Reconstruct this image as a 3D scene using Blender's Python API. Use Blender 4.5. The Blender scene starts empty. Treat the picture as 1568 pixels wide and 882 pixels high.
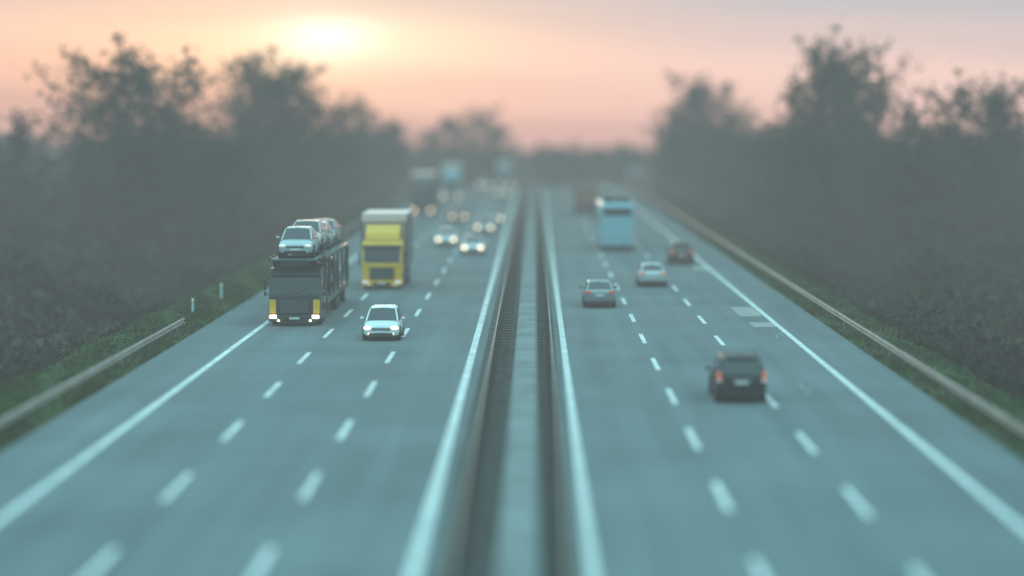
import bpy, bmesh, math, random
import numpy as np
from mathutils import Vector, Matrix
R=math.radians
random.seed(7); rng=np.random.default_rng(11)
scene=bpy.context.scene
scene.view_settings.view_transform='Standard'
try: scene.view_settings.look='None'
except Exception: pass
scene.view_settings.exposure=0
H=10.4; F=3572.0

# ---------------------------------------------------------------- materials
def mat(name,col,rough=0.6,metal=0.0,emit=None,es=0.0,var=0.12,scale=3.0,spec=0.5,coat=0.0):
    m=bpy.data.materials.new(name); m.use_nodes=True
    nt=m.node_tree; b=nt.nodes['Principled BSDF']
    tc=nt.nodes.new('ShaderNodeTexCoord'); nz=nt.nodes.new('ShaderNodeTexNoise')
    nz.inputs['Scale'].default_value=scale; nz.inputs['Detail'].default_value=3
    nt.links.new(tc.outputs['Object'],nz.inputs['Vector'])
    mr=nt.nodes.new('ShaderNodeMapRange'); mr.inputs[1].default_value=.3; mr.inputs[2].default_value=.7
    mr.inputs[3].default_value=1-var; mr.inputs[4].default_value=1+var
    nt.links.new(nz.outputs['Fac'],mr.inputs[0])
    vm=nt.nodes.new('ShaderNodeVectorMath'); vm.operation='SCALE'
    vm.inputs[0].default_value=col[:3]; nt.links.new(mr.outputs[0],vm.inputs['Scale'])
    nt.links.new(vm.outputs[0],b.inputs['Base Color'])
    b.inputs['Roughness'].default_value=rough; b.inputs['Metallic'].default_value=metal
    b.inputs['Specular IOR Level'].default_value=spec
    b.inputs['Coat Weight'].default_value=coat; b.inputs['Coat Roughness'].default_value=.2
    if emit:
        b.inputs['Emission Color'].default_value=(*emit,1); b.inputs['Emission Strength'].default_value=es
        try: m.cycles.emission_sampling='NONE'
        except Exception: pass
    return m
def leafmat(name,col,var=.45,scale=.6):
    m=bpy.data.materials.new(name); m.use_nodes=True; nt=m.node_tree; nt.nodes.clear()
    d=nt.nodes.new('ShaderNodeBsdfDiffuse'); o=nt.nodes.new('ShaderNodeOutputMaterial')
    tc=nt.nodes.new('ShaderNodeTexCoord'); nz=nt.nodes.new('ShaderNodeTexNoise'); nz.inputs['Scale'].default_value=scale; nz.inputs['Detail'].default_value=1
    nt.links.new(tc.outputs['Object'],nz.inputs['Vector'])
    mr=nt.nodes.new('ShaderNodeMapRange'); mr.inputs[1].default_value=.3; mr.inputs[2].default_value=.7; mr.inputs[3].default_value=1-var; mr.inputs[4].default_value=1+var
    nt.links.new(nz.outputs['Fac'],mr.inputs[0])
    vm=nt.nodes.new('ShaderNodeVectorMath'); vm.operation='SCALE'; vm.inputs[0].default_value=col; nt.links.new(mr.outputs[0],vm.inputs['Scale'])
    nt.links.new(vm.outputs[0],d.inputs['Color']); nt.links.new(d.outputs[0],o.inputs['Surface']); return m

def asphalt_mat():
    m=bpy.data.materials.new('asphalt'); m.use_nodes=True; nt=m.node_tree; b=nt.nodes['Principled BSDF']
    N=nt.nodes.new; L=nt.links.new
    g=N('ShaderNodeNewGeometry')
    mp=N('ShaderNodeMapping'); mp.inputs['Scale'].default_value=(1.0,.035,1); L(g.outputs['Position'],mp.inputs[0])
    n1=N('ShaderNodeTexNoise'); n1.inputs['Scale'].default_value=.9; n1.inputs['Detail'].default_value=5; L(mp.outputs[0],n1.inputs[0])
    n2=N('ShaderNodeTexNoise'); n2.inputs['Scale'].default_value=.12; n2.inputs['Detail'].default_value=5; L(g.outputs['Position'],n2.inputs[0])
    n3=N('ShaderNodeTexNoise'); n3.inputs['Scale'].default_value=5; n3.inputs['Detail'].default_value=6; L(g.outputs['Position'],n3.inputs[0])
    a=N('ShaderNodeMath'); a.operation='ADD'; L(n1.outputs['Fac'],a.inputs[0]); L(n2.outputs['Fac'],a.inputs[1])
    c=N('ShaderNodeMath'); c.operation='MULTIPLY_ADD'; L(n3.outputs['Fac'],c.inputs[0]); c.inputs[1].default_value=.5; L(a.outputs[0],c.inputs[2])
    mr=N('ShaderNodeMapRange'); mr.inputs[1].default_value=.85; mr.inputs[2].default_value=1.65; mr.inputs[3].default_value=0; mr.inputs[4].default_value=1
    L(c.outputs[0],mr.inputs[0])
    cr=N('ShaderNodeValToRGB'); cr.color_ramp.elements[0].color=(.082,.106,.112,1); cr.color_ramp.elements[1].color=(.158,.194,.202,1)
    L(mr.outputs[0],cr.inputs[0]); L(cr.outputs[0],b.inputs['Base Color'])
    b.inputs['Roughness'].default_value=.8; b.inputs['Specular IOR Level'].default_value=.2
    return m
def ground_mat():
    m=bpy.data.materials.new('ground'); m.use_nodes=True; nt=m.node_tree; b=nt.nodes['Principled BSDF']
    N=nt.nodes.new; L=nt.links.new
    g=N('ShaderNodeNewGeometry'); n=N('ShaderNodeTexNoise'); n.inputs['Scale'].default_value=.5; n.inputs['Detail'].default_value=8
    L(g.outputs['Position'],n.inputs[0])
    cr=N('ShaderNodeValToRGB'); e=cr.color_ramp.elements
    e[0].position=.35; e[0].color=(.045,.055,.035,1); e[1].position=.65; e[1].color=(.052,.085,.038,1)
    L(n.outputs['Fac'],cr.inputs[0]); L(cr.outputs[0],b.inputs['Base Color']); b.inputs['Roughness'].default_value=.95
    b.inputs['Specular IOR Level'].default_value=.1
    return m
M={}
M['asphalt']=asphalt_mat(); M['ground']=ground_mat()
M['line']=mat('line_paint',(.64,.64,.63),.7,var=.25,scale=1.6,spec=.2)
M['patch']=mat('repair_patch',(.33,.31,.29),.9,var=.2,scale=1.0,spec=.2)
M['seal']=mat('crack_seal',(.25,.26,.25),.8,var=.2,scale=1.0)
M['soil']=mat('median_soil',(.075,.078,.075),.95,var=.4,scale=1.5,spec=.1)
M['concrete']=mat('concrete',(.185,.205,.205),.85,var=.25,scale=.7,spec=.2)
M['rail']=mat('weathered_steel',(.30,.23,.20),.55,.2,var=.25,scale=.8)
M['post']=mat('rail_post',(.07,.06,.055),.7,.2,var=.3,scale=2)
M['bark']=leafmat('bark',(.095,.082,.075),.3,2)
M['leafA']=leafmat('leaf_brown',(.088,.078,.066),.3)
M['leafB']=leafmat('leaf_green',(.052,.078,.046),.3)
M['leafC']=leafmat('leaf_dark',(.042,.050,.043),.3)
M['scrubA']=leafmat('scrub_brown',(.040,.038,.032),.4,.3)
M['scrubB']=leafmat('scrub_green',(.028,.042,.026),.4,.3)
M['scrubC']=leafmat('scrub_dark',(.024,.028,.024),.4,.3)
M['grassA']=leafmat('grass_blade',(.055,.105,.036),.4,.4)
M['grassB']=leafmat('grass_dry',(.09,.10,.055),.4,.4)
M['glass']=mat('tinted_glass',(.02,.03,.035),.12,var=.1,spec=.7)
M['tyre']=mat('tyre',(.02,.02,.02),.85,var=.2)
M['rim']=mat('alloy_rim',(.35,.36,.37),.35,.8)
M['trim']=mat('black_trim',(.022,.024,.027),.55,var=.2)
M['plate']=mat('licence_plate',(.7,.72,.7),.5,var=.05,scale=20)
M['chrome']=mat('chrome',(.6,.62,.63),.2,.9)
M['head']=mat('headlight_lit',(.9,.85,.7),.2,emit=(1,.76,.46),es=8)
M['headoff']=mat('headlight_dim',(.8,.82,.8),.15,emit=(1,.9,.75),es=.5)
M['tail']=mat('taillight',(.30,.03,.02),.25,emit=(1,.12,.05),es=.3)
M['tailon']=mat('taillight_lit',(.35,.06,.03),.25,emit=(1,.28,.12),es=.45)
M['amber']=mat('amber_marker',(.7,.3,.05),.3,emit=(1,.5,.12),es=1.0)

# ---------------------------------------------------------------- builders
class PB:
    def __init__(s): s.v=[]; s.f=[]; s.m=[]; s.mats=[]
    def mi(s,k):
        if k not in s.mats: s.mats.append(k)
        return s.mats.index(k)
    def add(s,vs,fs,k):
        o=len(s.v); s.v+= [tuple(v) for v in vs]; i=s.mi(k)
        for f in fs: s.f.append([o+a for a in f]); s.m.append(i)
    def box(s,c,d,k):
        cx,cy,cz=c; x,y,z=d[0]/2,d[1]/2,d[2]/2
        vs=[(cx+a*x,cy+b*y,cz+e*z) for a in(-1,1) for b in(-1,1) for e in(-1,1)]
        s.add(vs,[(0,1,3,2),(4,6,7,5),(0,4,5,1),(2,3,7,6),(0,2,6,4),(1,5,7,3)],k)
    def prism(s,poly,x0,x1,k,taper=0):
        n=len(poly)
        vs=[(x0,a,b) for a,b in poly]+[(x1,a,b) for a,b in poly]
        fs=[tuple(range(n)),tuple(range(2*n-1,n-1,-1))]+[(i,n+i,n+(i+1)%n,(i+1)%n) for i in range(n)]
        s.add(vs,fs,k)
    def cyl(s,c,r,w,k,axis='x',n=20):
        vs=[];fs=[]
        for e in(-w/2,w/2):
            for i in range(n):
                a=2*math.pi*i/n; p,q=r*math.cos(a),r*math.sin(a)
                vs.append((c[0]+e,c[1]+p,c[2]+q) if axis=='x' else (c[0]+p,c[1]+q,c[2]+e))
        fs=[(i,(i+1)%n,n+(i+1)%n,n+i) for i in range(n)]+[tuple(range(n-1,-1,-1)),tuple(range(n,2*n))]
        s.add(vs,fs,k)
    def ell(s,c,r,k,n=12,m=8):
        vs=[];fs=[]
        for j in range(1,m):
            t=math.pi*j/m
            for i in range(n):
                a=2*math.pi*i/n
                vs.append((c[0]+r[0]*math.sin(t)*math.cos(a),c[1]+r[1]*math.sin(t)*math.sin(a),c[2]+r[2]*math.cos(t)))
        vs.append((c[0],c[1],c[2]+r[2])); vs.append((c[0],c[1],c[2]-r[2]))
        for j in range(m-2):
            for i in range(n): fs.append((j*n+i,(j+1)*n+i,(j+1)*n+(i+1)%n,j*n+(i+1)%n))
        T=len(vs)-2;B=len(vs)-1
        for i in range(n): fs.append((T,i,(i+1)%n)); fs.append((B,(m-2)*n+(i+1)%n,(m-2)*n+i))
        s.add(vs,fs,k)
    def beam(s,p,q,t,k):
        p=Vector(p);q=Vector(q);d=(q-p).normalized()
        u=d.cross(Vector((0,0,1)) if abs(d.z)<.9 else Vector((1,0,0))).normalized()*t/2; w=d.cross(u).normalized()*t/2
        vs=[e+a*u+b*w for e in(p,q) for a,b in((-1,-1),(1,-1),(1,1),(-1,1))]
        s.add(vs,[(3,2,1,0),(4,5,6,7)]+[(i,(i+1)%4,4+(i+1)%4,4+i) for i in range(4)],k)
    def loft(s,rings,matf,k0,caps=True):
        n=len(rings[0]); o=len(s.v)
        for r in rings: s.v+=[tuple(p) for p in r]
        for i in range(len(rings)-1):
            for j in range(n):
                jj=(j+1)%n
                s.f.append([o+i*n+j,o+i*n+jj,o+(i+1)*n+jj,o+(i+1)*n+j]); s.m.append(s.mi(matf(i,j)))
        if caps:
            s.f.append([o+j for j in range(n)][::-1]); s.m.append(s.mi(k0))
            s.f.append([o+(len(rings)-1)*n+j for j in range(n)]); s.m.append(s.mi(k0))
    def obj(s,name,parent=None,bevel=0,sub=0,smooth=False):
        me=bpy.data.meshes.new(name); me.from_pydata(s.v,[],s.f)
        for k in s.mats: me.materials.append(M[k])
        me.polygons.foreach_set('material_index',s.m)
        if smooth: me.polygons.foreach_set('use_smooth',[True]*len(s.f))
        bm=bmesh.new(); bm.from_mesh(me); bmesh.ops.recalc_face_normals(bm,faces=bm.faces); bm.to_mesh(me); bm.free()
        o=bpy.data.objects.new(name,me); scene.collection.objects.link(o)
        if bevel:
            b=o.modifiers.new('b','BEVEL'); b.width=bevel; b.segments=2; b.limit_method='ANGLE'; b.angle_limit=R(50)
        if sub:
            b=o.modifiers.new('s','SUBSURF'); b.levels=sub; b.render_levels=sub
        if parent: o.parent=parent
        return o
def empty(name,loc,rot=0):
    e=bpy.data.objects.new(name,None); scene.collection.objects.link(e); e.location=loc; e.rotation_euler=(0,0,rot); e.empty_display_size=.1
    return e

# ---------------------------------------------------------------- terrain profile
def prof(y):
    if y<370: return 0.0
    if y<430: t=(y-370); return -.045*t*t/120
    if y<800: return -.045*30-.045*(y-430)
    return -.045*30-.045*370-.008*(y-800)
def xo(y): return 0 if y<425 else .0006*(y-425)**2
def side(x):
    if x<0: d=(-x)-20.2
    else: d=x-17.6
    if d<=0: return 0
    t=min(1,d/6); return -3.0*(t*t*(3-2*t))
YS=[-60,-20]+list(range(0,370,10))+list(range(370,440,5))+list(range(440,900,20))+[1000,1300,2000,3500,8000]
def sheet(name,xs,zoff,key,zf=None,ys=YS,curve=True):
    vs=[];fs=[]
    for y in ys:
        for x in xs:
            w=(1 if abs(x)<70 else 0) if curve else 0
            vs.append((x+w*xo(min(y,900)),y,prof(y)+zoff+(zf(x) if zf else 0)))
    n=len(xs)
    for i in range(len(ys)-1):
        for j in range(n-1): fs.append((i*n+j,i*n+j+1,(i+1)*n+j+1,(i+1)*n+j))
    p=PB(); p.add(vs,fs,key); return p.obj(name)
sheet('ground',[-4000,-900,-200,-60,-40,-27,-26.2,-25,-24,-23.2,-22,-21,-20.2,-17,-2.35,.95,15.1,17.6,18.6,19.6,20.6,21.6,22.6,23.6,25,40,60,200,900,4000],-.03,'ground',side,curve=False)
RY=[y for y in YS if -60<=y<=860]
sheet('road',[-17,-14,-10.3,-6.44,-2.3],0,'asphalt',ys=RY)
sheet('road',[.95,5,9,12.5,15.1],0,'asphalt',ys=RY)
sheet('median_ground',[-2.3,.95],-.012,'soil',ys=RY)

# markings
p=PB()
def strip(x,w,y0,y1,key='line',z=.005):
    ys=[y0]+[y for y in YS if y0<y<y1]+[y1]
    for a,b in zip(ys[:-1],ys[1:]):
        vs=[(x-w/2+xo(a),a,prof(a)+z),(x+w/2+xo(a),a,prof(a)+z),(x+w/2+xo(b),b,prof(b)+z),(x-w/2+xo(b),b,prof(b)+z)]
        p.add(vs,[(0,1,2,3)],key)
for x,w in((-14.08,.27),(-2.83,.30),(1.36,.27),(12.58,.27)): strip(x,w,-60,640)
for x,ph,per in((-10.28,66.4,12.33),(-6.46,66.6,12.38),(5.25,64.9,12.02),(8.9,63.9,12.02)):
    k=-8
    while ph+k*per<600:
        c=ph+k*per; strip(x,.21,c-2.5,c+2.5); k+=1
p.obj('lane_markings')
p=PB()
strip(11.75,1.25,126.2,132.6,'patch',.004); strip(11.9,1.3,119.6,122.4,'patch',.004); strip(12.0,1.1,166,171,'patch',.004)
p.obj('road_repair_patch')
p=PB()
def seal(pts,w=.06):
    for a,b in zip(pts[:-1],pts[1:]):
        a=Vector((*a,.0045)); b=Vector((*b,.0045)); n=(b-a).normalized().cross(Vector((0,0,1)))*w/2
        p.add([a-n,a+n,b+n,b-n],[(0,1,2,3)],'seal')
def meander(x,y,dx,dy,n,j):
    return [(x+dx*i/n+random.uniform(-j,j),y+dy*i/n+random.uniform(-j,j)*3) for i in range(n+1)]
seal(meander(11.6,113,1.0,4,8,.12)); seal(meander(11.9,116,.7,-3,6,.15)); seal(meander(5.4,124,2,3,9,.1)); seal(meander(6.2,128,.9,-3,6,.1))
seal(meander(10.5,88,.3,5,8,.2),.08)
p.obj('crack_sealing')

# ---------------------------------------------------------------- guard rails
def guardrail(name,x,y0,y1,face,spacing=2.0,key='rail',h=.75,terminal=False):
    p=PB(); s=face
    prof_pts=[(0,0),(.05,.03),(.075,.08),(.02,.125),(.02,.185),(.075,.23),(.05,.28),(0,.31),(-.012,.31),(.035,.27),(.055,.23),(.005,.185),(.005,.125),(.055,.08),(.035,.04),(-.012,0)]
    ys=[y0]+[y for y in YS if y0<y<y1]+[y1]
    rings=[]
    for y in ys:
        rings.append([(x+xo(y)+s*(a+.1),y,prof(y)+h-.31+b) for a,b in prof_pts])
    if terminal:
        n=rings[-1]; rings.append([(q[0]-s*.6,q[1]+3.5,q[2]-.5) for q in n])
    p.loft(rings,lambda i,j:key,key)
    y=y0+.5
    while y<y1:
        z=prof(y); q=x+xo(y)
        p.box((q-s*.06,y,z+.34),(.10,.06,.72),'post'); p.box((q+s*.04,y,z+h-.155),(.14,.09,.2),'post')
        y+=spacing
    p.obj(name)
guardrail('guardrail',15.75,-30,440,-1,2.2)
guardrail('guardrail',-17.65,-30,116,1,2.2,terminal=True)
guardrail('guardrail',-17.65,212,440,1,2.2)
guardrail('median_guardrail',-1.72,-30,440,-1,1.45)
guardrail('median_guardrail',.62,-30,440,1,1.45)
p=PB()
y=-30
while y<430:
    z=prof(y); p.box((-1.36,y,z+.46),(.5,.14,.1),'post'); p.box((.38,y,z+.46),(.34,.14,.1),'post'); y+=1.45
p.obj('guardrail_braces')
p=PB()
y=-30
while y<440:
    z=prof(y); z2=prof(y+5.97)
    sec=[(-.95,0),(-.86,.32),(-.62,.38),(.0,.38),(.10,.30),(.16,0)]
    p.loft([[(a,y,z+b) for a,b in sec],[(a,y+5.96,z2+b) for a,b in sec]],lambda i,j:'concrete','concrete')
    y+=6
p.obj('concrete_barrier')

# ---------------------------------------------------------------- delineator posts
for (x,y) in((-18.7,127),(-18.75,139),(-18.8,176)):
    M.setdefault('deli',mat('white_plastic',(.6,.8,.85),.5,var=.05))
    p=PB(); p.prism([(-.05,0),(-.05,.85),(.0,.92),(.05,.85),(.05,0)],-.06,.06,'deli'); p.box((0,-.055,.72),(.1,.012,.10),'trim'); p.box((0,-.063,.72),(.04,.01,.08),'amber')
    o=p.obj('delineator_post',bevel=.01); o.location=(x,y,-.03)

# ---------------------------------------------------------------- cars
def wheel(p,x,y,r,w=.2):
    p.cyl((x,y,r),r,w,'tyre',n=24); sgn=1 if x>0 else -1
    p.cyl((x+sgn*.008,y,r),r*.66,w,'rim',n=20); p.cyl((x+sgn*.014,y,r),r*.2,w,'trim',n=10)
    for i in range(5):
        a=2*math.pi*i/5+.3
        p.box((x+sgn*(w/2+.012),y+math.cos(a)*r*.4,r+math.sin(a)*r*.4),(.012,.05,.05),'trim')
CAR={
 'hatch':dict(L=4.0,W=1.76,b=[(0,.74,.34,.60),(.06,.88,.24,.70),(.3,.95,.2,.78),(.95,1,.2,.93),(2,1,.19,.95),(3.2,1,.2,.98),(3.75,.97,.22,.98),(3.95,.92,.26,.9),(4.0,.8,.34,.75)],
   g=[(.85,.86,.90),(1.62,.72,1.42),(1.72,.715,1.45),(2.35,.71,1.48),(2.43,.71,1.48),(3.15,.69,1.45),(3.3,.69,1.43),(3.82,.80,.97)]),
 'sedan':dict(L=4.65,W=1.82,b=[(0,.74,.34,.60),(.07,.88,.24,.68),(.4,.96,.2,.78),(1.2,1,.19,.93),(2.3,1,.19,.94),(3.4,1,.2,.97),(4.1,.98,.22,1.0),(4.55,.92,.28,.98),(4.65,.8,.4,.85)],
   g=[(1.12,.86,.90),(1.95,.71,1.38),(2.05,.70,1.41),(2.6,.70,1.43),(2.68,.70,1.43),(3.3,.68,1.39),(3.45,.68,1.36),(4.15,.80,.98)]),
 'minivan':dict(L=4.4,W=1.85,b=[(0,.76,.34,.66),(.06,.9,.26,.78),(.35,.96,.22,.88),(.95,1,.2,1.04),(2,1,.2,1.06),(3.5,1,.22,1.08),(4.2,.99,.25,1.08),(4.35,.96,.28,1.04),(4.4,.86,.36,.9)],
   g=[(.85,.88,1.0),(1.6,.76,1.6),(1.7,.75,1.64),(2.3,.75,1.68),(2.38,.75,1.68),(3.85,.74,1.66),(4.0,.74,1.64),(4.3,.88,1.06)]),
}
def car(name,loc,kind,paint,away=False,head='headoff',tail='tail',rough=.35,metal=.3,parent=None,zs=1.0,ws=1.0,rails=False,yaw=0,coat=.3):
    S=CAR[kind]; L=S['L']; w=S['W']/2*ws
    key='paint_%.2f_%.2f_%.2f'%paint
    if key not in M: M[key]=mat('car_paint',paint,rough,metal,var=.05,scale=2,coat=coat)
    x,y,z=loc
    if parent is None: y-=1.1
    rot=math.pi if away else 0
    e=empty(name,(x,y+(L if away else 0),z),rot+yaw)
    if parent: e.parent=parent
    p=PB(); rings=[]
    for (yy,wf,zb,zt) in S['b']:
        W=w*wf; zt*=zs; h=zt-zb
        half=[(0,zb),(.8*W,zb),(.97*W,zb+.1*h),(W,zb+.35*h),(.995*W,zb+.62*h),(.95*W,zt-.1*h),(.82*W,zt-.01),(.4*W,zt+.015),(0,zt+.02)]
        ring=[(a,yy,b) for a,b in half]+[(-a,yy,b) for a,b in half[-2:0:-1]]
        rings.append(ring)
    p.loft(rings,lambda i,j:key,key); p.obj('body',e,sub=2,smooth=True)
    p=PB(); rings=[]; g=S['g']; gb=[]
    for i,(yy,wf,zt) in enumerate(g):
        zt*=zs; zb=.88*zs if kind!='minivan' else .98*zs
        W=w*wf; wb=w*.93
        if i in(0,len(g)-1): a=[(0,zb),(wb*.96,zb),(wb*.95,max(zb+.01,zt-.02)),(W*.93,zt),(0,zt+.01)]
        else: a=[(0,zb),(wb,zb),(W+.02,zt-.07),(W-.07,zt),(0,zt+.035)]
        rings.append([(q,yy,r) for q,r in a]+[(-q,yy,r) for q,r in a[-2:0:-1]])
    nseg=len(g)-1
    def mf(i,j):
        jj=j if j<4 else 7-j
        if jj==0: return 'trim'
        if jj==1: return 'trim' if i in(3,) else 'glass'
        if jj==2: return key
        return 'glass' if i in(0,nseg-1) else key
    p.loft(rings,mf,key); p.obj('greenhouse',e,bevel=.012)
    p=PB()
    r=.31 if kind!='minivan' else .33
    for yy in(.82,L-.82):
        for s in(-1,1):
            p.cyl((s*(w-.105),yy,r),r+.055,.215,'trim',n=24)
            wheel(p,s*(w-.10),yy,r,.22)
    p.obj('wheels',e)
    p=PB(); z0=S['b'][0][3]*zs
    fz=z0
    p.box((0,.02,fz-.04),(w*.95,.06,.11),'trim'); p.box((0,.0,fz-.035),(w*.9,.05,.02),'chrome')
    p.box((0,.03,.33),(w*1.3,.08,.11),'trim')
    p.box((0,-.015,.46),(.5,.03,.11),'plate')
    for s in(-1,1):
        p.ell((s*w*.70,.10,fz+.02),(.20,.12,.085),head)
        p.ell((s*w*.62,.05,.36),(.07,.05,.05),head)
        yy=g[0][0]+.45; p.ell((s*(w+.09),yy,.98*zs),(.11,.07,.075),key); p.box((s*(w-.02),yy,.95*zs),(.14,.05,.03),'trim')
        p.box((s*(w+.09),yy+.06,.98*zs),(.15,.02,.09),'glass')
        for hy in(2.1,3.0): p.box((s*(w-.002),hy,.82*zs),(.03,.16,.025),'trim')
        p.box((s*(w-.03),L/2,.24),(.06,L*.5,.08),'trim')
    zr=S['b'][-2][3]*zs
    for s in(-1,1):
        if kind=='minivan':
            p.box((s*w*.88,L-.06,zr-.02),(.14,.12,.30),tail); p.box((s*w*.86,L-.05,zr-.21),(.15,.11,.05),'headoff')
        elif kind=='hatch':
            p.ell((s*w*.80,L-.1,zr-.06),(.14,.13,.15),tail)
        else:
            p.ell((s*w*.72,L-.07,zr-.1),(.24,.10,.075),tail)
    p.box((0,L+.002,zr-.28),(.5,.03,.11),'plate')
    p.box((0,L-.0,.32),(w*1.45,.08,.12),'trim')
    p.box((0,L+.005,zr-.17),(w*.8,.02,.025),'chrome')
    if rails:
        for s in(-1,1):
            p.beam((s*w*.68,1.9,1.73*zs),(s*w*.68,3.8,1.72*zs),.035,'trim')
    if kind!='sedan': p.box((0,g[-2][0]+.05,g[-2][2]*zs+.02),(w*1.15,.22,.03),key)
    p.ell((0,g[-2][0]-.1,g[-2][2]*zs+.07),(.02,.06,.04),'trim')
    p.box((0,g[1][0]-.06,g[1][2]*zs-.07),(.2,.02,.05),'trim')
    p.obj('trim_and_lights',e,bevel=.01)
    return e
GREY=(.22,.27,.28); WHITE=(.72,.75,.75); SILV=(.45,.50,.51); BLK=(.018,.022,.026)
car('white_hatchback',(-7.38,112.5,0),'hatch',WHITE,head='head',metal=0,zs=1.03,ws=1.03)
car('black_minivan',(7.72,87.6,0),'minivan',BLK,away=True,tail='tailon',rails=True,ws=1.03,zs=1.03,rough=.5,coat=.08)
car('grey_sedan',(3.68,132.7,0),'sedan',GREY,away=True,ws=1.0,zs=1.03)
car('silver_sedan',(7.55,149.8,0),'sedan',(.5,.58,.6),away=True,tail='tailon')
car('brown_hatchback',(10.9,173.6,0),'hatch',(.10,.045,.035),away=True,tail='tailon',ws=1.06,zs=1.08)
car('white_sedan',(-7.56,199,0),'sedan',WHITE,head='head',metal=0)
car('white_sedan',(-4.94,186,0),'sedan',WHITE,head='head',metal=0)
car('silver_hatchback',(-4.8,222,0),'hatch',SILV,head='head')
car('silver_hatchback',(-4.2,243,0),'hatch',SILV,head='head')
car('dark_red_hatchback',(-8.1,248,0),'hatch',(.18,.03,.03),head='head')
car('silver_minivan',(-4.6,330,0),'minivan',SILV,head='head')
car('white_minivan',(-8.2,372,0),'minivan',WHITE,head='head')
car('red_hatchback',(7.1,330,0),'hatch',(.3,.05,.03),away=True,tail='tailon')
car('white_hatchback',(11,352,0),'hatch',WHITE,away=True,tail='tailon')

# ---------------------------------------------------------------- trucks
M['yellow']=mat('yellow_paint',(.90,.48,.03),.45,var=.06,coat=.2)
M['navy']=mat('dark_blue_paint',(.028,.045,.055),.4,var=.1,coat=.4)
M['greyt']=mat('grey_steel',(.13,.15,.155),.5,.4,var=.2)
M['canvas']=mat('trailer_canvas',(.20,.17,.155),.7,var=.12)
M['canvasl']=mat('trailer_canvas_light',(.42,.30,.27),.7,var=.10)
M['whitebox']=mat('white_box_panel',(.80,.60,.56),.5,var=.06)
M['cyanw']=mat('pale_cyan_paint',(.27,.56,.64),.4,var=.05,coat=.3)
M['orange']=mat('orange_truck_paint',(.42,.20,.13),.5,var=.08)
def cab(p,lo,hi,zr=3.05,grille='greyt',corner=None,w=1.25,head='head'):
    p.prism([(0,.42),(-.04,1.0),(0,1.62),(.28,2.72),(.55,zr),(2.1,zr),(2.1,.9),(1.9,.9),(1.8,1.08),(1.2,1.08),(1.0,.5),(.9,.42)],-w,w,hi)
    def rk(z): return -.0+ (z-1.62)*(.28/1.1)
    p.prism([(rk(1.68)-.02,1.68),(rk(2.62)-.02,2.62),(rk(2.62)+.05,2.62),(rk(1.68)+.05,1.68)],-w+.12,w-.12,'glass')
    p.prism([(rk(2.64)-.22,2.60),(rk(2.7)-.06,2.80),(rk(2.7)+.04,2.80),(rk(2.6)-.02,2.66)],-w+.06,w-.06,'trim')
    for s in(-1,1):
        p.beam((s*.15,rk(1.72)-.05,1.72),(s*.75,rk(2.0)-.05,2.0),.025,'trim')
    p.box((0,-.05,1.50),(2*w-.3,.05,.20),lo)
    for i in range(6): p.box((0,-.075,.74+i*.115),(1.45,.05,.065),grille)
    p.box((0,-.05,1.02),(1.52,.03,.78),'trim')
    p.box((0,-.09,.42),(2*w,.2,.34),lo); p.box((0,-.20,.36),(1.1,.02,.18),'trim'); p.box((0,-.215,.42),(.52,.02,.11),'plate')
    for s in(-1,1):
        p.box((s*(w-.20),-.06,1.02),(.34,.06,.72),corner or lo)
        p.box((s*(w-.24),-.2,.50),(.34,.05,.18),head); p.box((s*(w-.06),-.17,.50),(.09,.05,.15),'amber')
        p.ell((s*.82,-.205,.30),(.07,.03,.05),head)
        p.box((s*(w+.20),.12,2.12),(.10,.16,.52),'trim'); p.box((s*(w+.20),.12,1.68),(.10,.16,.22),'trim')
        p.beam((s*w,.2,2.42),(s*(w+.2),.12,2.36),.04,'trim'); p.beam((s*w,.2,1.62),(s*(w+.2),.12,1.62),.04,'trim')
        p.prism([(.42,1.65),(.6,2.55),(1.35,2.55),(1.35,1.65)],s*w-.006 if s<0 else w-.02,s*w+.02 if s<0 else w+.008,'glass')
        p.box((s*(w-.1),.95,.75),(.2,.5,.10),'trim'); p.box((s*(w-.1),.85,.45),(.2,.4,.06),'trim')
        p.cyl((s*(w-.18),1.42,.5),.5,.3,'tyre',n=24); p.cyl((s*(w-.165),1.42,.5),.27,.3,'rim',n=16)
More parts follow.
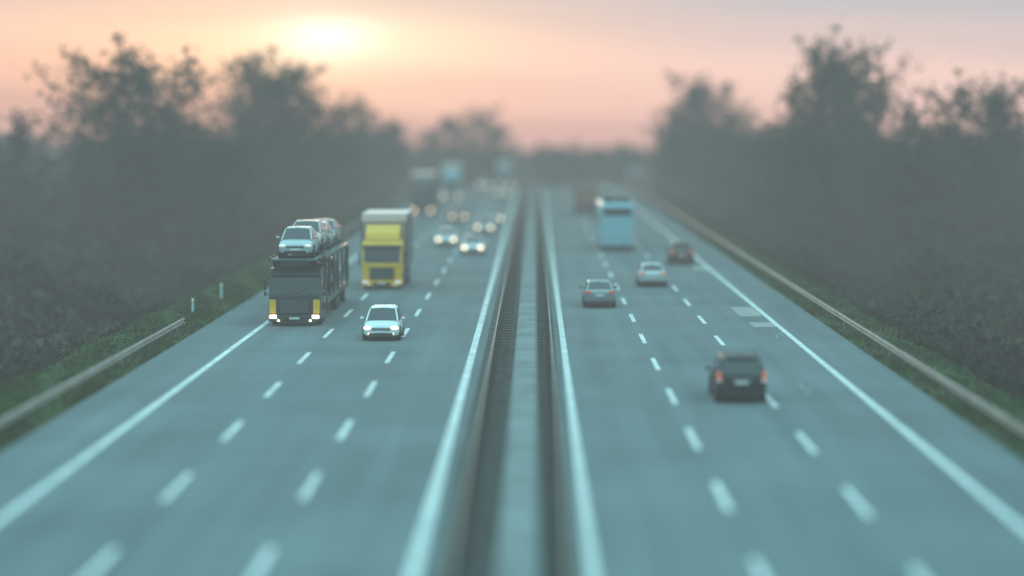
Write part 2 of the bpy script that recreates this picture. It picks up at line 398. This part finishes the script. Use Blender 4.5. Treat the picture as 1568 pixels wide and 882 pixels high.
def box_truck(name,loc,cabc,boxc,boxtop=4.7,L=9.5,w=1.38,deflector=True,away=False,head='head',corner=None,roof='whitebox'):
    e=empty(name,(loc[0],loc[1]+(L if away else 0),loc[2]),math.pi if away else 0)
    p=PB(); cab(p,cabc,cabc,corner=corner,head=head); p.obj('cab',e,bevel=.03)
    if deflector:
        p=PB(); p.prism([(.5,3.06),(.75,3.5),(1.35,boxtop-.7),(1.75,boxtop-.62),(2.0,boxtop-.62),(2.0,3.06)],-1.08,1.08,cabc); p.obj('wind_deflector',e,bevel=.08)
    p=PB(); p.box((0,(L+2.35)/2,(boxtop+1.15)/2),(2*w,L-2.35,boxtop-1.15),boxc)
    p.box((0,(L+2.35)/2,boxtop+.015),(2*w+.04,L-2.3,.14),roof); p.box((0,2.36,boxtop-.24),(2*w+.02,.12,.42),roof)
    for yy in(2.36,L-.02):
        for s in(-1,1): p.box((s*(w+.005),yy,(boxtop+1.15)/2),(.10,.10,boxtop-1.2),'greyt')
    p.box((0,(L+2.35)/2,1.2),(2*w+.05,L-2.3,.16),'greyt')
    n=6
    for i in range(1,n):
        for s in(-1,1): p.box((s*(w+.01),2.36+(L-2.4)*i/n,(boxtop+1.15)/2),(.04,.06,boxtop-1.3),'greyt')
    if away:
        p.box((0,L+.01,(boxtop+1.3)/2),(.04,.04,boxtop-1.4),'greyt')
        for s in(-1,1):
            p.box((s*(w-.3),L+.02,.85),(.4,.05,.16),'tail')
            for zz in(1.6,2.6,3.8): p.box((s*.35,L+.02,min(zz,boxtop-.4)),(.08,.05,.2),'greyt')
        p.box((0,L-.05,.55),(2.3,.1,.14),'trim')
    p.obj('cargo_box',e,bevel=.02)
    p=PB(); p.box((0,L/2+1,.95),(.9,L-2.2,.25),'trim'); p.box((0,L-3.0,.62),(2.3,.08,.4),'trim')
    for yy in(L-2.6,L-1.3):
        for s in(-1,1): p.cyl((s*(w-.22),yy,.5),.5,.32,'tyre',n=24); p.cyl((s*(w-.2),yy,.5),.26,.32,'rim',n=14)
    for s in(-1,1): p.box((s*(w-.12),4.3,.72),(.08,2.4,.5),'greyt')
    p.obj('chassis',e,bevel=.01); return e
box_truck('yellow_box_truck',(-9.62,146.5,0),'yellow','canvasl',4.62,9,w=1.42,head='headoff')
box_truck('dark_box_truck',(-13,269,0),'navy','canvas',4.6,12)
box_truck('pale_blue_box_truck',(-11.6,323,0),'cyanw','whitebox',4.7,11)
box_truck('grey_box_truck',(-5.2,400,prof(400)),'cyanw','whitebox',4.2,11)
box_truck('orange_box_truck',(5.9,268,0),'orange','orange',3.3,8,w=1.15,deflector=False,away=True,roof='canvas')

# car transporter
e=empty('car_transporter_truck',(-12.38,119.8,0))
p=PB(); cab(p,'navy','navy',zr=2.95,grille='greyt',corner='yellow',w=1.33); p.obj('cab',e,bevel=.03)
p=PB(); w=1.28
p.box((0,.55,3.22),(2.2,.12,.42),'trim'); p.box((0,.48,3.22),(1.5,.02,.24),'greyt')
p.box((0,1.6,3.42),(2.5,3.4,.10),'greyt')
for s in(-1,1):
    p.box((s*w,1.6,3.45),(.09,3.4,.16),'trim'); p.beam((s*1.1,.6,3.0),(s*1.1,.1,3.42),.07,'trim')
    p.box((s*w,11,3.30),(.10,15.0,.18),'navy'); p.box((s*w,11.2,1.02),(.10,14.4,.34),'navy')
    for yy in(2.6,3.4,6.0,8.7,11.4,14.1,16.8,18.3): p.box((s*w,yy,2.15),(.12,.16,2.2),'navy')
    for a,b in((3.4,6),(8.7,11.4),(14.1,16.8)): p.beam((s*w,a,1.1),(s*w,b,3.2),.08,'trim')
    for a in(3,7,12,16): p.beam((s*w,a,3.9),(s*w,a+3,3.9),.03,'greyt'); p.beam((s*w,a,3.4),(s*w,a,3.9),.03,'greyt'); p.beam((s*w,a+3,3.4),(s*w,a+3,3.9),.03,'greyt')
    p.box((s*(w+.03),2.75,1.6),(.05,.5,1.2),'yellow')
p.box((0,11,3.36),(2.4,15.0,.06),'greyt'); p.box((0,11,1.12),(2.4,14.6,.08),'greyt'); p.box((0,9,.8),(.8,15,.3),'trim')
p.obj('decks_and_frame',e,bevel=.01)
p=PB()
for yy in(3.2,11.0,12.3,16.6):
    for s in(-1,1): p.cyl((s*(w-.2),yy,.45),.45,.3,'tyre',n=24); p.cyl((s*(w-.18),yy,.45),.24,.3,'rim',n=14)
p.obj('wheels',e)
car('carried_car',(0,.35,3.48),'hatch',(.42,.50,.52),parent=e,ws=1.06,zs=1.04)
car('carried_car',(.0,4.9,3.62),'sedan',(.50,.46,.43),parent=e,ws=1.05,zs=1.08)
car('carried_car',(0,10.0,3.40),'hatch',SILV,parent=e); car('carried_car',(0,14.4,3.40),'sedan',GREY,parent=e)
car('carried_car',(0,4.2,1.16),'hatch',BLK,parent=e); car('carried_car',(0,9.0,1.16),'sedan',GREY,parent=e); car('carried_car',(0,14.0,1.16),'hatch',GREY,parent=e)

def coach(name,loc,body):
    L=12.2; e=empty(name,(loc[0],loc[1]+L,loc[2]),math.pi)
    p=PB(); rings=[]
    for yy,wf,zt in((0,.90,3.4),(.12,.97,3.72),(.6,1,3.88),(L-.5,1,3.9),(L-.1,.98,3.82),(L,.95,3.7)):
        W=1.42*wf; h=[(0,.38),(W*.96,.38),(W,.5),(W,3.2),(W*.96,zt-.15),(W*.86,zt),(0,zt+.05)]
        rings.append([(a,yy,b) for a,b in h]+[(-a,yy,b) for a,b in h[-2:0:-1]])
    p.loft(rings,lambda i,j:body,body); p.obj('body',e,bevel=.03)
    p=PB()
    for s in(-1,1):
        for i in range(7): p.box((s*1.42,1.3+i*1.58,2.45),(.03,1.5,1.0),'glass')
        p.box((s*1.42,L/2,.95),(.02,L*.8,.03),'trim')
    p.box((0,L+.0,3.22),(2.3,.06,.60),'glass'); p.box((0,-.0,2.3),(2.3,.06,1.7),'glass')
    p.box((0,L+.01,1.25),(1.5,.04,.5),'cyanw')
    for i in range(4): p.box((0,L+.03,1.08+i*.11),(1.3,.03,.03),'cyanw')
    p.box((0,L+.03,.75),(.52,.03,.12),'plate'); p.box((0,L,.42),(2.5,.1,.14),'trim')
    for s in(-1,1):
        for zz in(.95,1.15): p.ell((s*1.16,L+.01,zz),(.08,.04,.08),'tail')
        p.box((s*1.55,-.2,2.7),(.12,.12,.45),'trim'); p.beam((s*1.2,0,3.1),(s*1.55,-.2,2.9),.05,'trim')
    p.box((0,8.6,4.08),(2.1,4.2,.42),'trim'); p.box((0,4.0,4.02),(1.2,1.3,.22),'canvas')
    for yy in(2.4,8.6,9.9):
        for s in(-1,1): p.cyl((s*1.27,yy,.5),.5,.32,'tyre',n=24); p.cyl((s*1.28,yy,.5),.27,.32,'rim',n=14)
    p.obj('windows_and_fittings',e,bevel=.015)
coach('coach_bus',(6.75,191,0),'cyanw')

p=PB(); M['signblue']=mat('sign_face',(.5,.62,.64),.5)
p.box((0,0,2.7),(2.2,.06,1.5),'signblue'); p.box((0,.04,2.7),(2.3,.04,1.6),'trim')
for s in(-1,1): p.cyl((s*.8,.1,1.3),.05,2.8,'greyt',axis='z',n=10)
p.obj('traffic_sign').location=(17.0,400,prof(400))

# ---------------------------------------------------------------- vegetation
def quads_mesh(c,size,stretch=1.0):
    n=len(c)
    a=rng.normal(size=(n,3)); a/=np.linalg.norm(a,axis=1,keepdims=True)
    b=rng.normal(size=(n,3)); b=np.cross(a,b); b/=np.linalg.norm(b,axis=1,keepdims=True)
    s=size[:,None]/2
    return np.stack([c-a*s-b*s*stretch*.6,c+a*s*.3-b*s*stretch,c+a*s+b*s*stretch*.6,c-a*s*.3+b*s*stretch],1).reshape(-1,3)
def mesh_from(name,v,quads,mats,mi):
    me=bpy.data.meshes.new(name); nf=len(quads)
    me.vertices.add(len(v)); me.vertices.foreach_set('co',np.asarray(v,dtype=np.float32).ravel())
    me.loops.add(nf*4); me.loops.foreach_set('vertex_index',np.asarray(quads,dtype=np.int32).ravel())
    me.polygons.add(nf); me.polygons.foreach_set('loop_start',np.arange(nf,dtype=np.int32)*4)
    try: me.polygons.foreach_set('loop_total',np.full(nf,4,dtype=np.int32))
    except Exception: pass
    for k in mats: me.materials.append(M[k])
    me.polygons.foreach_set('material_index',np.asarray(mi,dtype=np.int32))
    me.update(calc_edges=True); me.validate(); return me
def tube(V,Q,pts,radii,n=4):
    o=len(V)
    for i,(pt,r) in enumerate(zip(pts,radii)):
        d=(pts[min(i+1,len(pts)-1)]-pts[max(i-1,0)]).normalized()
        u=d.cross(Vector((.3,1,.1))).normalized(); w=d.cross(u)
        for k in range(n):
            a=2*math.pi*k/n; V.append(tuple(pt+u*math.cos(a)*r+w*math.sin(a)*r))
    for i in range(len(pts)-1):
        for k in range(n): Q.append((o+i*n+k,o+i*n+(k+1)%n,o+(i+1)*n+(k+1)%n,o+(i+1)*n+k))
def make_tree(seed,Ht,cr,nleaf,green,base=.18,shape='round'):
    rd=random.Random(seed); V=[];Q=[]; tips=[]
    tr=[Vector((0,0,0))]
    for i in range(1,9): tr.append(tr[-1]+Vector((rd.uniform(-.18,.18),rd.uniform(-.18,.18),Ht*.92/8)))
    rr=[.24*Ht/15*(1-.9*i/8) for i in range(9)]
    tube(V,Q,tr,rr,5)
    nb=22
    for b in range(nb):
        t=base+(.97-base)*(b+rd.random())/nb; f=t*8; i=min(7,int(f)); p0=tr[i].lerp(tr[i+1],f-i)
        if shape=='round': ln=cr*math.sin(math.pi*min(1,(.25+.75*(t-base)/(1-base))))**.6+.5
        else: ln=cr*(1.05-t)**.5*1.1+.4
        ln*=rd.uniform(.65,1.15); az=b*2.4+rd.uniform(-.5,.5); el=R(rd.uniform(15,50)+25*t)
        d=Vector((math.cos(az)*math.cos(el),math.sin(az)*math.cos(el),math.sin(el)))
        pts=[p0]
        for k in range(4): 
            d=(d+Vector((rd.uniform(-.2,.2),rd.uniform(-.2,.2),rd.uniform(-.02,.2)))).normalized(); pts.append(pts[-1]+d*ln/4)
        r0=.085*Ht/15*(1.15-t); tube(V,Q,pts,[r0*(1-.2*k) for k in range(5)],3)
        for s in range(7):
            q=pts[1+rd.randrange(4)]; dd=(d+Vector((rd.uniform(-1,1),rd.uniform(-1,1),rd.uniform(-.3,.9)))).normalized()
            l2=ln*rd.uniform(.25,.5); q3=q+dd*l2
            tube(V,Q,[q,q3],[.035,.012],3); tips.append((q.lerp(q3,.5),q3))
            for u in range(3):
                dw=(dd+Vector((rd.uniform(-1,1),rd.uniform(-1,1),rd.uniform(-.2,1)))).normalized(); q4=q.lerp(q3,.4+.6*rd.random())
                tube(V,Q,[q4,q4+dw*l2*.5],[.02,.008],3); tips.append((q4,q4+dw*l2*.5))
    nbr=len(Q)
    T=np.array([[*a,*b] for a,b in tips]); idx=rng.integers(0,len(T),nleaf); u=rng.random((nleaf,1))
    C=T[idx,:3]*(1-u)+T[idx,3:]*u+rng.normal(size=(nleaf,3))*.28
    sz=rng.uniform(.14,.42,nleaf)
    lv=quads_mesh(C,sz)
    o=len(V); V=np.vstack([np.array(V),lv]); LQ=(np.arange(nleaf*4).reshape(-1,4)+o)
    Q=np.vstack([np.array(Q),LQ])
    clump=(np.sin(idx*.7)+np.sin(idx*.13))>(.0 if green else .7)
    mi=np.concatenate([np.zeros(nbr),np.where(clump,2,np.where(rng.random(nleaf)<.5,1,3))])
    return mesh_from('tree',V,Q,['bark','leafA','leafB','leafC'],mi)
trees=[make_tree(1,15,5.2,2400,True),make_tree(2,15,4.2,1500,False),make_tree(3,15,3.6,1300,False,shape='cone'),make_tree(4,15,5.0,800,False),make_tree(5,15,4.6,2800,True,base=.1)]
def put_tree(x,y,h,kind=None,wide=1.0):
    k=random.randrange(5) if kind is None else kind
    o=bpy.data.objects.new(['oak_tree','poplar_tree','birch_tree','bare_tree','maple_tree'][k],trees[k]); scene.collection.objects.link(o)
    z=prof(y)+side(x); s=(h-z)/15
    o.location=(x,y,z-.1); o.scale=(s*wide,s*wide,s); o.rotation_euler=(R(random.uniform(-3,3)),R(random.uniform(-3,3)),random.uniform(0,6.28))
def pxt(px,d,ytop,kind,wide=1.0):
    x=(px-819)/F*d; put_tree(x,d,H+(190-ytop)*d/F,kind,wide)
for y in np.arange(205,440,10.0):
    for row in range(2):
        for sg,x0 in((-1,28),(1,25)):
            yy=y+random.uniform(-5,5); hv=random.choice([-2.4,-1.0,-.4,.2])
            put_tree(sg*(x0+row*8+random.uniform(-2,2)),yy,9.5+hv,None,1.3)
for i in range(26):
    for sg in(-1,1):
        put_tree(sg*(34+i*1.35+random.uniform(-2,2)),random.uniform(205,290),9.4+random.choice([-2.6,-1.2,-.4,.2]),None,1.35)
for a in [(170,205,95,3,1.3),(205,212,105,3,1.3),(250,206,112,3,1.3),(225,230,118,1,1.1),(120,225,155,3,1.2),(20,210,180,1,1.2),
          (398,250,122,0,1.1),(435,255,108,3,1.4),(425,262,114,0,1.3),(372,246,150,3,1.1),(470,262,136,1,1.2),(520,285,168,1,1.1),(560,300,158,3,.9),(600,330,186,1,1.1),
          (695,520,178,4,1.2),(730,530,176,0,1.2),(765,560,192,4,1.2),(660,480,197,4,1.2),
          (1060,310,140,1,1.0),(1090,305,142,3,1.2),(1075,320,138,0,1.2),(1035,330,168,1,1.0),(1120,300,172,1,1),(1010,350,194,1,1),
          (1268,225,95,1,1.0),(1290,228,82,3,1.2),(1300,235,97,2,1.2),(1285,240,100,0,.9),(1245,226,135,3,.9),(1325,220,138,3,1),(1400,210,168,1,1),(1475,205,143,3,1.1),(1500,215,150,0,1.1),(1510,215,153,1,1),(1555,212,148,3,1),(1180,270,194,1,1.2)]:
    pxt(*a)
def undergrowth(xs0,xs1,sgn):
    n=85000
    y=45+(430-45)*rng.random(n)**1.35; t=rng.random(n); x=sgn*(xs0+(xs1-xs0)*t**1.25)
    g=np.array([prof(a) for a in y])+np.array([side(a) for a in x])
    hh=1.5+1.0*np.sin(y*.21+x*.35)+.9*np.sin(y*.10-x*.6+2)+.5*np.sin(y*.5+x*1.0)
    hh=np.clip(hh,.5,3.8)*np.clip((np.abs(x)-xs0+.6)/5,.10,1)
    hh+=np.clip((np.abs(x)-xs0-7)/12,0,1)*2.5+np.clip((y-185)/40,0,1)*np.clip((np.abs(x)-xs0-2)/5,0,1)*2.0
    z=g+hh*rng.random(n)**.55
    C=np.stack([x,y,z],1); sz=rng.uniform(.2,.6,n)*np.clip(.4+(np.abs(x)-xs0)/10,.4,1.15)
    v=quads_mesh(C,sz); r=np.sin(x*.3+y*.13)+rng.normal(size=n)*.5
    mi=np.where(r>(1.0 if sgn<0 else 1.3),1,np.where(r>-.1,0,2)) if sgn<0 else np.where(r>1.2,0,np.where(r>-.3,1,2))
    me=mesh_from('undergrowth',v,np.arange(n*4).reshape(-1,4),['scrubA','scrubB','scrubC'],mi)
    o=bpy.data.objects.new('undergrowth',me); scene.collection.objects.link(o)
undergrowth(21.4,66,-1); undergrowth(18.0,62,1)
C=[];Sz=[];Mi=[]
for i in range(420):
    y=random.uniform(560,980); x=random.uniform(-330,380)
    if abs(x-xo(min(y,900)))<24: continue
    if y<700 and x>-10 and x<60: continue
    z=prof(y); h=(H-random.uniform(24,36)*y/F)-z; h=max(8,min(h,26)) ; h+=3 if abs(x)>60 else 0
    n=150; u=rng.normal(size=(n,3)); u/=np.linalg.norm(u,axis=1,keepdims=True); u*=rng.random((n,1))**.4
    c=np.array([x,y,z+h*.58])+u*np.array([h*.3,h*.3,h*.42]); C.append(c); Sz.append(rng.uniform(1.2,2.6,n)); Mi.append(np.where(rng.random(n)<random.random(),0,2))
C=np.vstack(C); Sz=np.concatenate(Sz); Mi=np.concatenate(Mi)
me=mesh_from('distant_trees',quads_mesh(C,Sz),np.arange(len(C)*4).reshape(-1,4),['leafA','leafB','leafC'],Mi)
o=bpy.data.objects.new('distant_trees',me); scene.collection.objects.link(o)
def grass(x0,x1,n,y0=45,y1=330):
    y=y0+(y1-y0)*rng.random(n); x=x0+(x1-x0)*rng.random(n)
    z=np.array([prof(a) for a in y])+np.array([side(a) for a in x])-.03
    h=rng.uniform(.08,.32,n)*(.7+.5*np.sin(x*2+y*.4)); w=rng.uniform(.03,.09,n); a=rng.uniform(0,6.28,n); l=rng.normal(size=(n,2))*.1
    dx=np.cos(a)*w; dy=np.sin(a)*w
    v=np.stack([np.stack([x-dx,y-dy,z],1),np.stack([x+dx,y+dy,z],1),np.stack([x+l[:,0]+dx*.3,y+l[:,1]+dy*.3,z+h],1),np.stack([x+l[:,0]-dx*.3,y+l[:,1]-dy*.3,z+h],1)],1).reshape(-1,3)
    mi=(rng.random(n)<.25+.25*np.sin(y*.5)).astype(int)
    me=mesh_from('grass',v,np.arange(n*4).reshape(-1,4),['grassA','grassB'],mi)
    o=bpy.data.objects.new('grass',me); scene.collection.objects.link(o)
grass(-21.6,-17.05,55000); grass(15.15,18.3,32000)

# ---------------------------------------------------------------- mist (haze light put in as teal emission; lifts the dark tones)
mm=bpy.data.materials.new('glow_mist'); mm.use_nodes=True; nt=mm.node_tree; nt.nodes.clear()
out=nt.nodes.new('ShaderNodeOutputMaterial'); ab=nt.nodes.new('ShaderNodeVolumeAbsorption'); em=nt.nodes.new('ShaderNodeEmission'); ad=nt.nodes.new('ShaderNodeAddShader')
sig=1/325; TR=math.exp(-450*sig); FOG_GLOW=(.215,.262,.265)
ab.inputs['Color'].default_value=(0,0,0,1); ab.inputs['Density'].default_value=sig
em.inputs['Color'].default_value=(*FOG_GLOW,1); em.inputs['Strength'].default_value=sig  # volume glows by itself, standing in for light scattered by haze
nt.links.new(ab.outputs[0],ad.inputs[0]); nt.links.new(em.outputs[0],ad.inputs[1]); nt.links.new(ad.outputs[0],out.inputs['Volume'])
try: mm.cycles.homogeneous_volume=True
except Exception: pass
try: mm.cycles.emission_sampling='NONE'
except Exception: pass
M['glow_mist']=mm
p=PB(); p.box((0,210,10),(700,480,60),'glow_mist'); p.obj('glow_mist')

# ---------------------------------------------------------------- sky
SUN_AZ=R(-5.1); SUN_EL=R(2.1)
w=bpy.data.worlds.new('World'); scene.world=w; w.use_nodes=True; nt=w.node_tree; nt.nodes.clear(); N=nt.nodes.new; Lk=nt.links.new
def math_(op,a,b=None,c=None):
    n=N('ShaderNodeMath'); n.operation=op
    for i,q in enumerate((a,b,c)):
        if q is None: continue
        if isinstance(q,(int,float)): n.inputs[i].default_value=q
        else: Lk(q,n.inputs[i])
    return n.outputs[0]
def scale_(v,f):
    n=N('ShaderNodeVectorMath'); n.operation='SCALE'
    if isinstance(v,tuple): n.inputs[0].default_value=v
    else: Lk(v,n.inputs[0])
    if isinstance(f,(int,float)): n.inputs['Scale'].default_value=f
    else: Lk(f,n.inputs['Scale'])
    return n.outputs[0]
def add_(a,b):
    n=N('ShaderNodeVectorMath'); n.operation='ADD'; Lk(a,n.inputs[0]); Lk(b,n.inputs[1]); return n.outputs[0]
tc=N('ShaderNodeTexCoord'); sp=N('ShaderNodeSeparateXYZ'); Lk(tc.outputs['Generated'],sp.inputs[0])
X,Y,Z=sp.outputs
mp=N('ShaderNodeMapping'); mp.inputs['Scale'].default_value=(5,5,70); mp.inputs['Rotation'].default_value=(0,R(1.5),0); Lk(tc.outputs['Generated'],mp.inputs[0])
nz=N('ShaderNodeTexNoise'); nz.inputs['Scale'].default_value=1; nz.inputs['Detail'].default_value=4; Lk(mp.outputs[0],nz.inputs[0])
zz=math_('ADD',Z,math_('MULTIPLY',math_('SUBTRACT',nz.outputs['Fac'],.5),.020))
zt=math_('ADD',zz,math_('MULTIPLY',X,.05))      # the grey cloud deck sits lower on the right
def ramp(src,els,scale,gain=1.0):
    r=N('ShaderNodeValToRGB'); r.color_ramp.interpolation='EASE'
    while len(r.color_ramp.elements)<len(els): r.color_ramp.elements.new(.5)
    for e,(pp,c) in zip(r.color_ramp.elements,els): e.position=pp/scale; e.color=(*[q/gain for q in c],1)
    Lk(math_('MULTIPLY',src,1/scale),r.inputs[0]); return scale_(r.outputs[0],gain)
def T(r,g,b): return tuple(max(.05,(q-(1-TR)*f)/TR) for q,f in zip((r,g,b),FOG_GLOW))
low=ramp(zt,[(0,T(.68,.48,.45)),(.010,T(.84,.58,.52)),(.028,T(.90,.66,.59)),(.046,T(.72,.60,.58)),(.064,T(.56,.56,.59)),(.12,(.60,.80,.90))],.12,3.5)
back=ramp(zz,[(0,(.46,.64,.70)),(.12,(.52,.78,.86))],.12)
mf=math_('MULTIPLY_ADD',Y,2.2,-1.0); mf=math_('MINIMUM',math_('MAXIMUM',mf,0),1)
mx=N('ShaderNodeMix'); mx.data_type='RGBA'; Lk(mf,mx.inputs['Factor']); Lk(back,mx.inputs[6]); Lk(low,mx.inputs[7])
up=N('ShaderNodeMapRange'); up.interpolation_type='SMOOTHSTEP'; up.inputs[1].default_value=.07; up.inputs[2].default_value=.6; Lk(Z,up.inputs[0])
mx2=N('ShaderNodeMix'); mx2.data_type='RGBA'; Lk(up.outputs[0],mx2.inputs['Factor']); Lk(mx.outputs[2],mx2.inputs[6]); mx2.inputs[7].default_value=(1.0,2.12,2.3,1)
sx=math.sin(SUN_AZ); sz=math.sin(R(2.1))
front=math_('GREATER_THAN',Y,0)
def glow(sa,se,col,dz=0,dx=0):
    a=math_('DIVIDE',math_('SUBTRACT',X,sx+dx),sa); b=math_('DIVIDE',math_('SUBTRACT',zz,sz+dz),se)
    s=math_('ADD',math_('MULTIPLY',a,a),math_('MULTIPLY',b,b)); g=math_('EXPONENT',math_('MULTIPLY',s,-1)); return scale_(tuple(q/TR for q in col),math_('MULTIPLY',g,front))
tot=add_(mx2.outputs[2],glow(.14,.032,(.24,.05,-.10),-.000,-.04)); tot=add_(tot,glow(.065,.017,(.20,.26,.15),-.001)); tot=add_(tot,glow(.020,.010,(.3,.4,.40)))
bg=N('ShaderNodeBackground'); Lk(tot,bg.inputs[0]); bg.inputs[1].default_value=1
sky=N('ShaderNodeTexSky'); sky.sky_type='NISHITA'; sky.sun_disc=False; sky.sun_elevation=SUN_EL; sky.sun_rotation=SUN_AZ
bg2=N('ShaderNodeBackground'); Lk(sky.outputs[0],bg2.inputs[0]); bg2.inputs[1].default_value=.004
ad=N('ShaderNodeAddShader'); Lk(bg.outputs[0],ad.inputs[0]); Lk(bg2.outputs[0],ad.inputs[1])
wo=N('ShaderNodeOutputWorld'); Lk(ad.outputs[0],wo.inputs[0])
ld=bpy.data.lights.new('sun','SUN'); ld.energy=.5; ld.angle=R(8); ld.color=(1,.72,.5)
lo=bpy.data.objects.new('sun',ld); scene.collection.objects.link(lo)
d=Vector((math.sin(SUN_AZ),math.cos(SUN_AZ),math.tan(R(4)))); lo.rotation_euler=d.to_track_quat('Z','Y').to_euler(); lo.location=(0,0,50)

# ---------------------------------------------------------------- camera
cd=bpy.data.cameras.new('camera'); cam=bpy.data.objects.new('camera',cd); scene.collection.objects.link(cam); scene.camera=cam
cam.location=(0,0,H); cam.rotation_euler=(R(90-4.02),0,R(.56)); cd.lens=82; cd.sensor_width=36; cd.clip_end=12000; cd.clip_start=.5
cd.dof.use_dof=True; cd.dof.focus_distance=116; cd.dof.aperture_fstop=.076
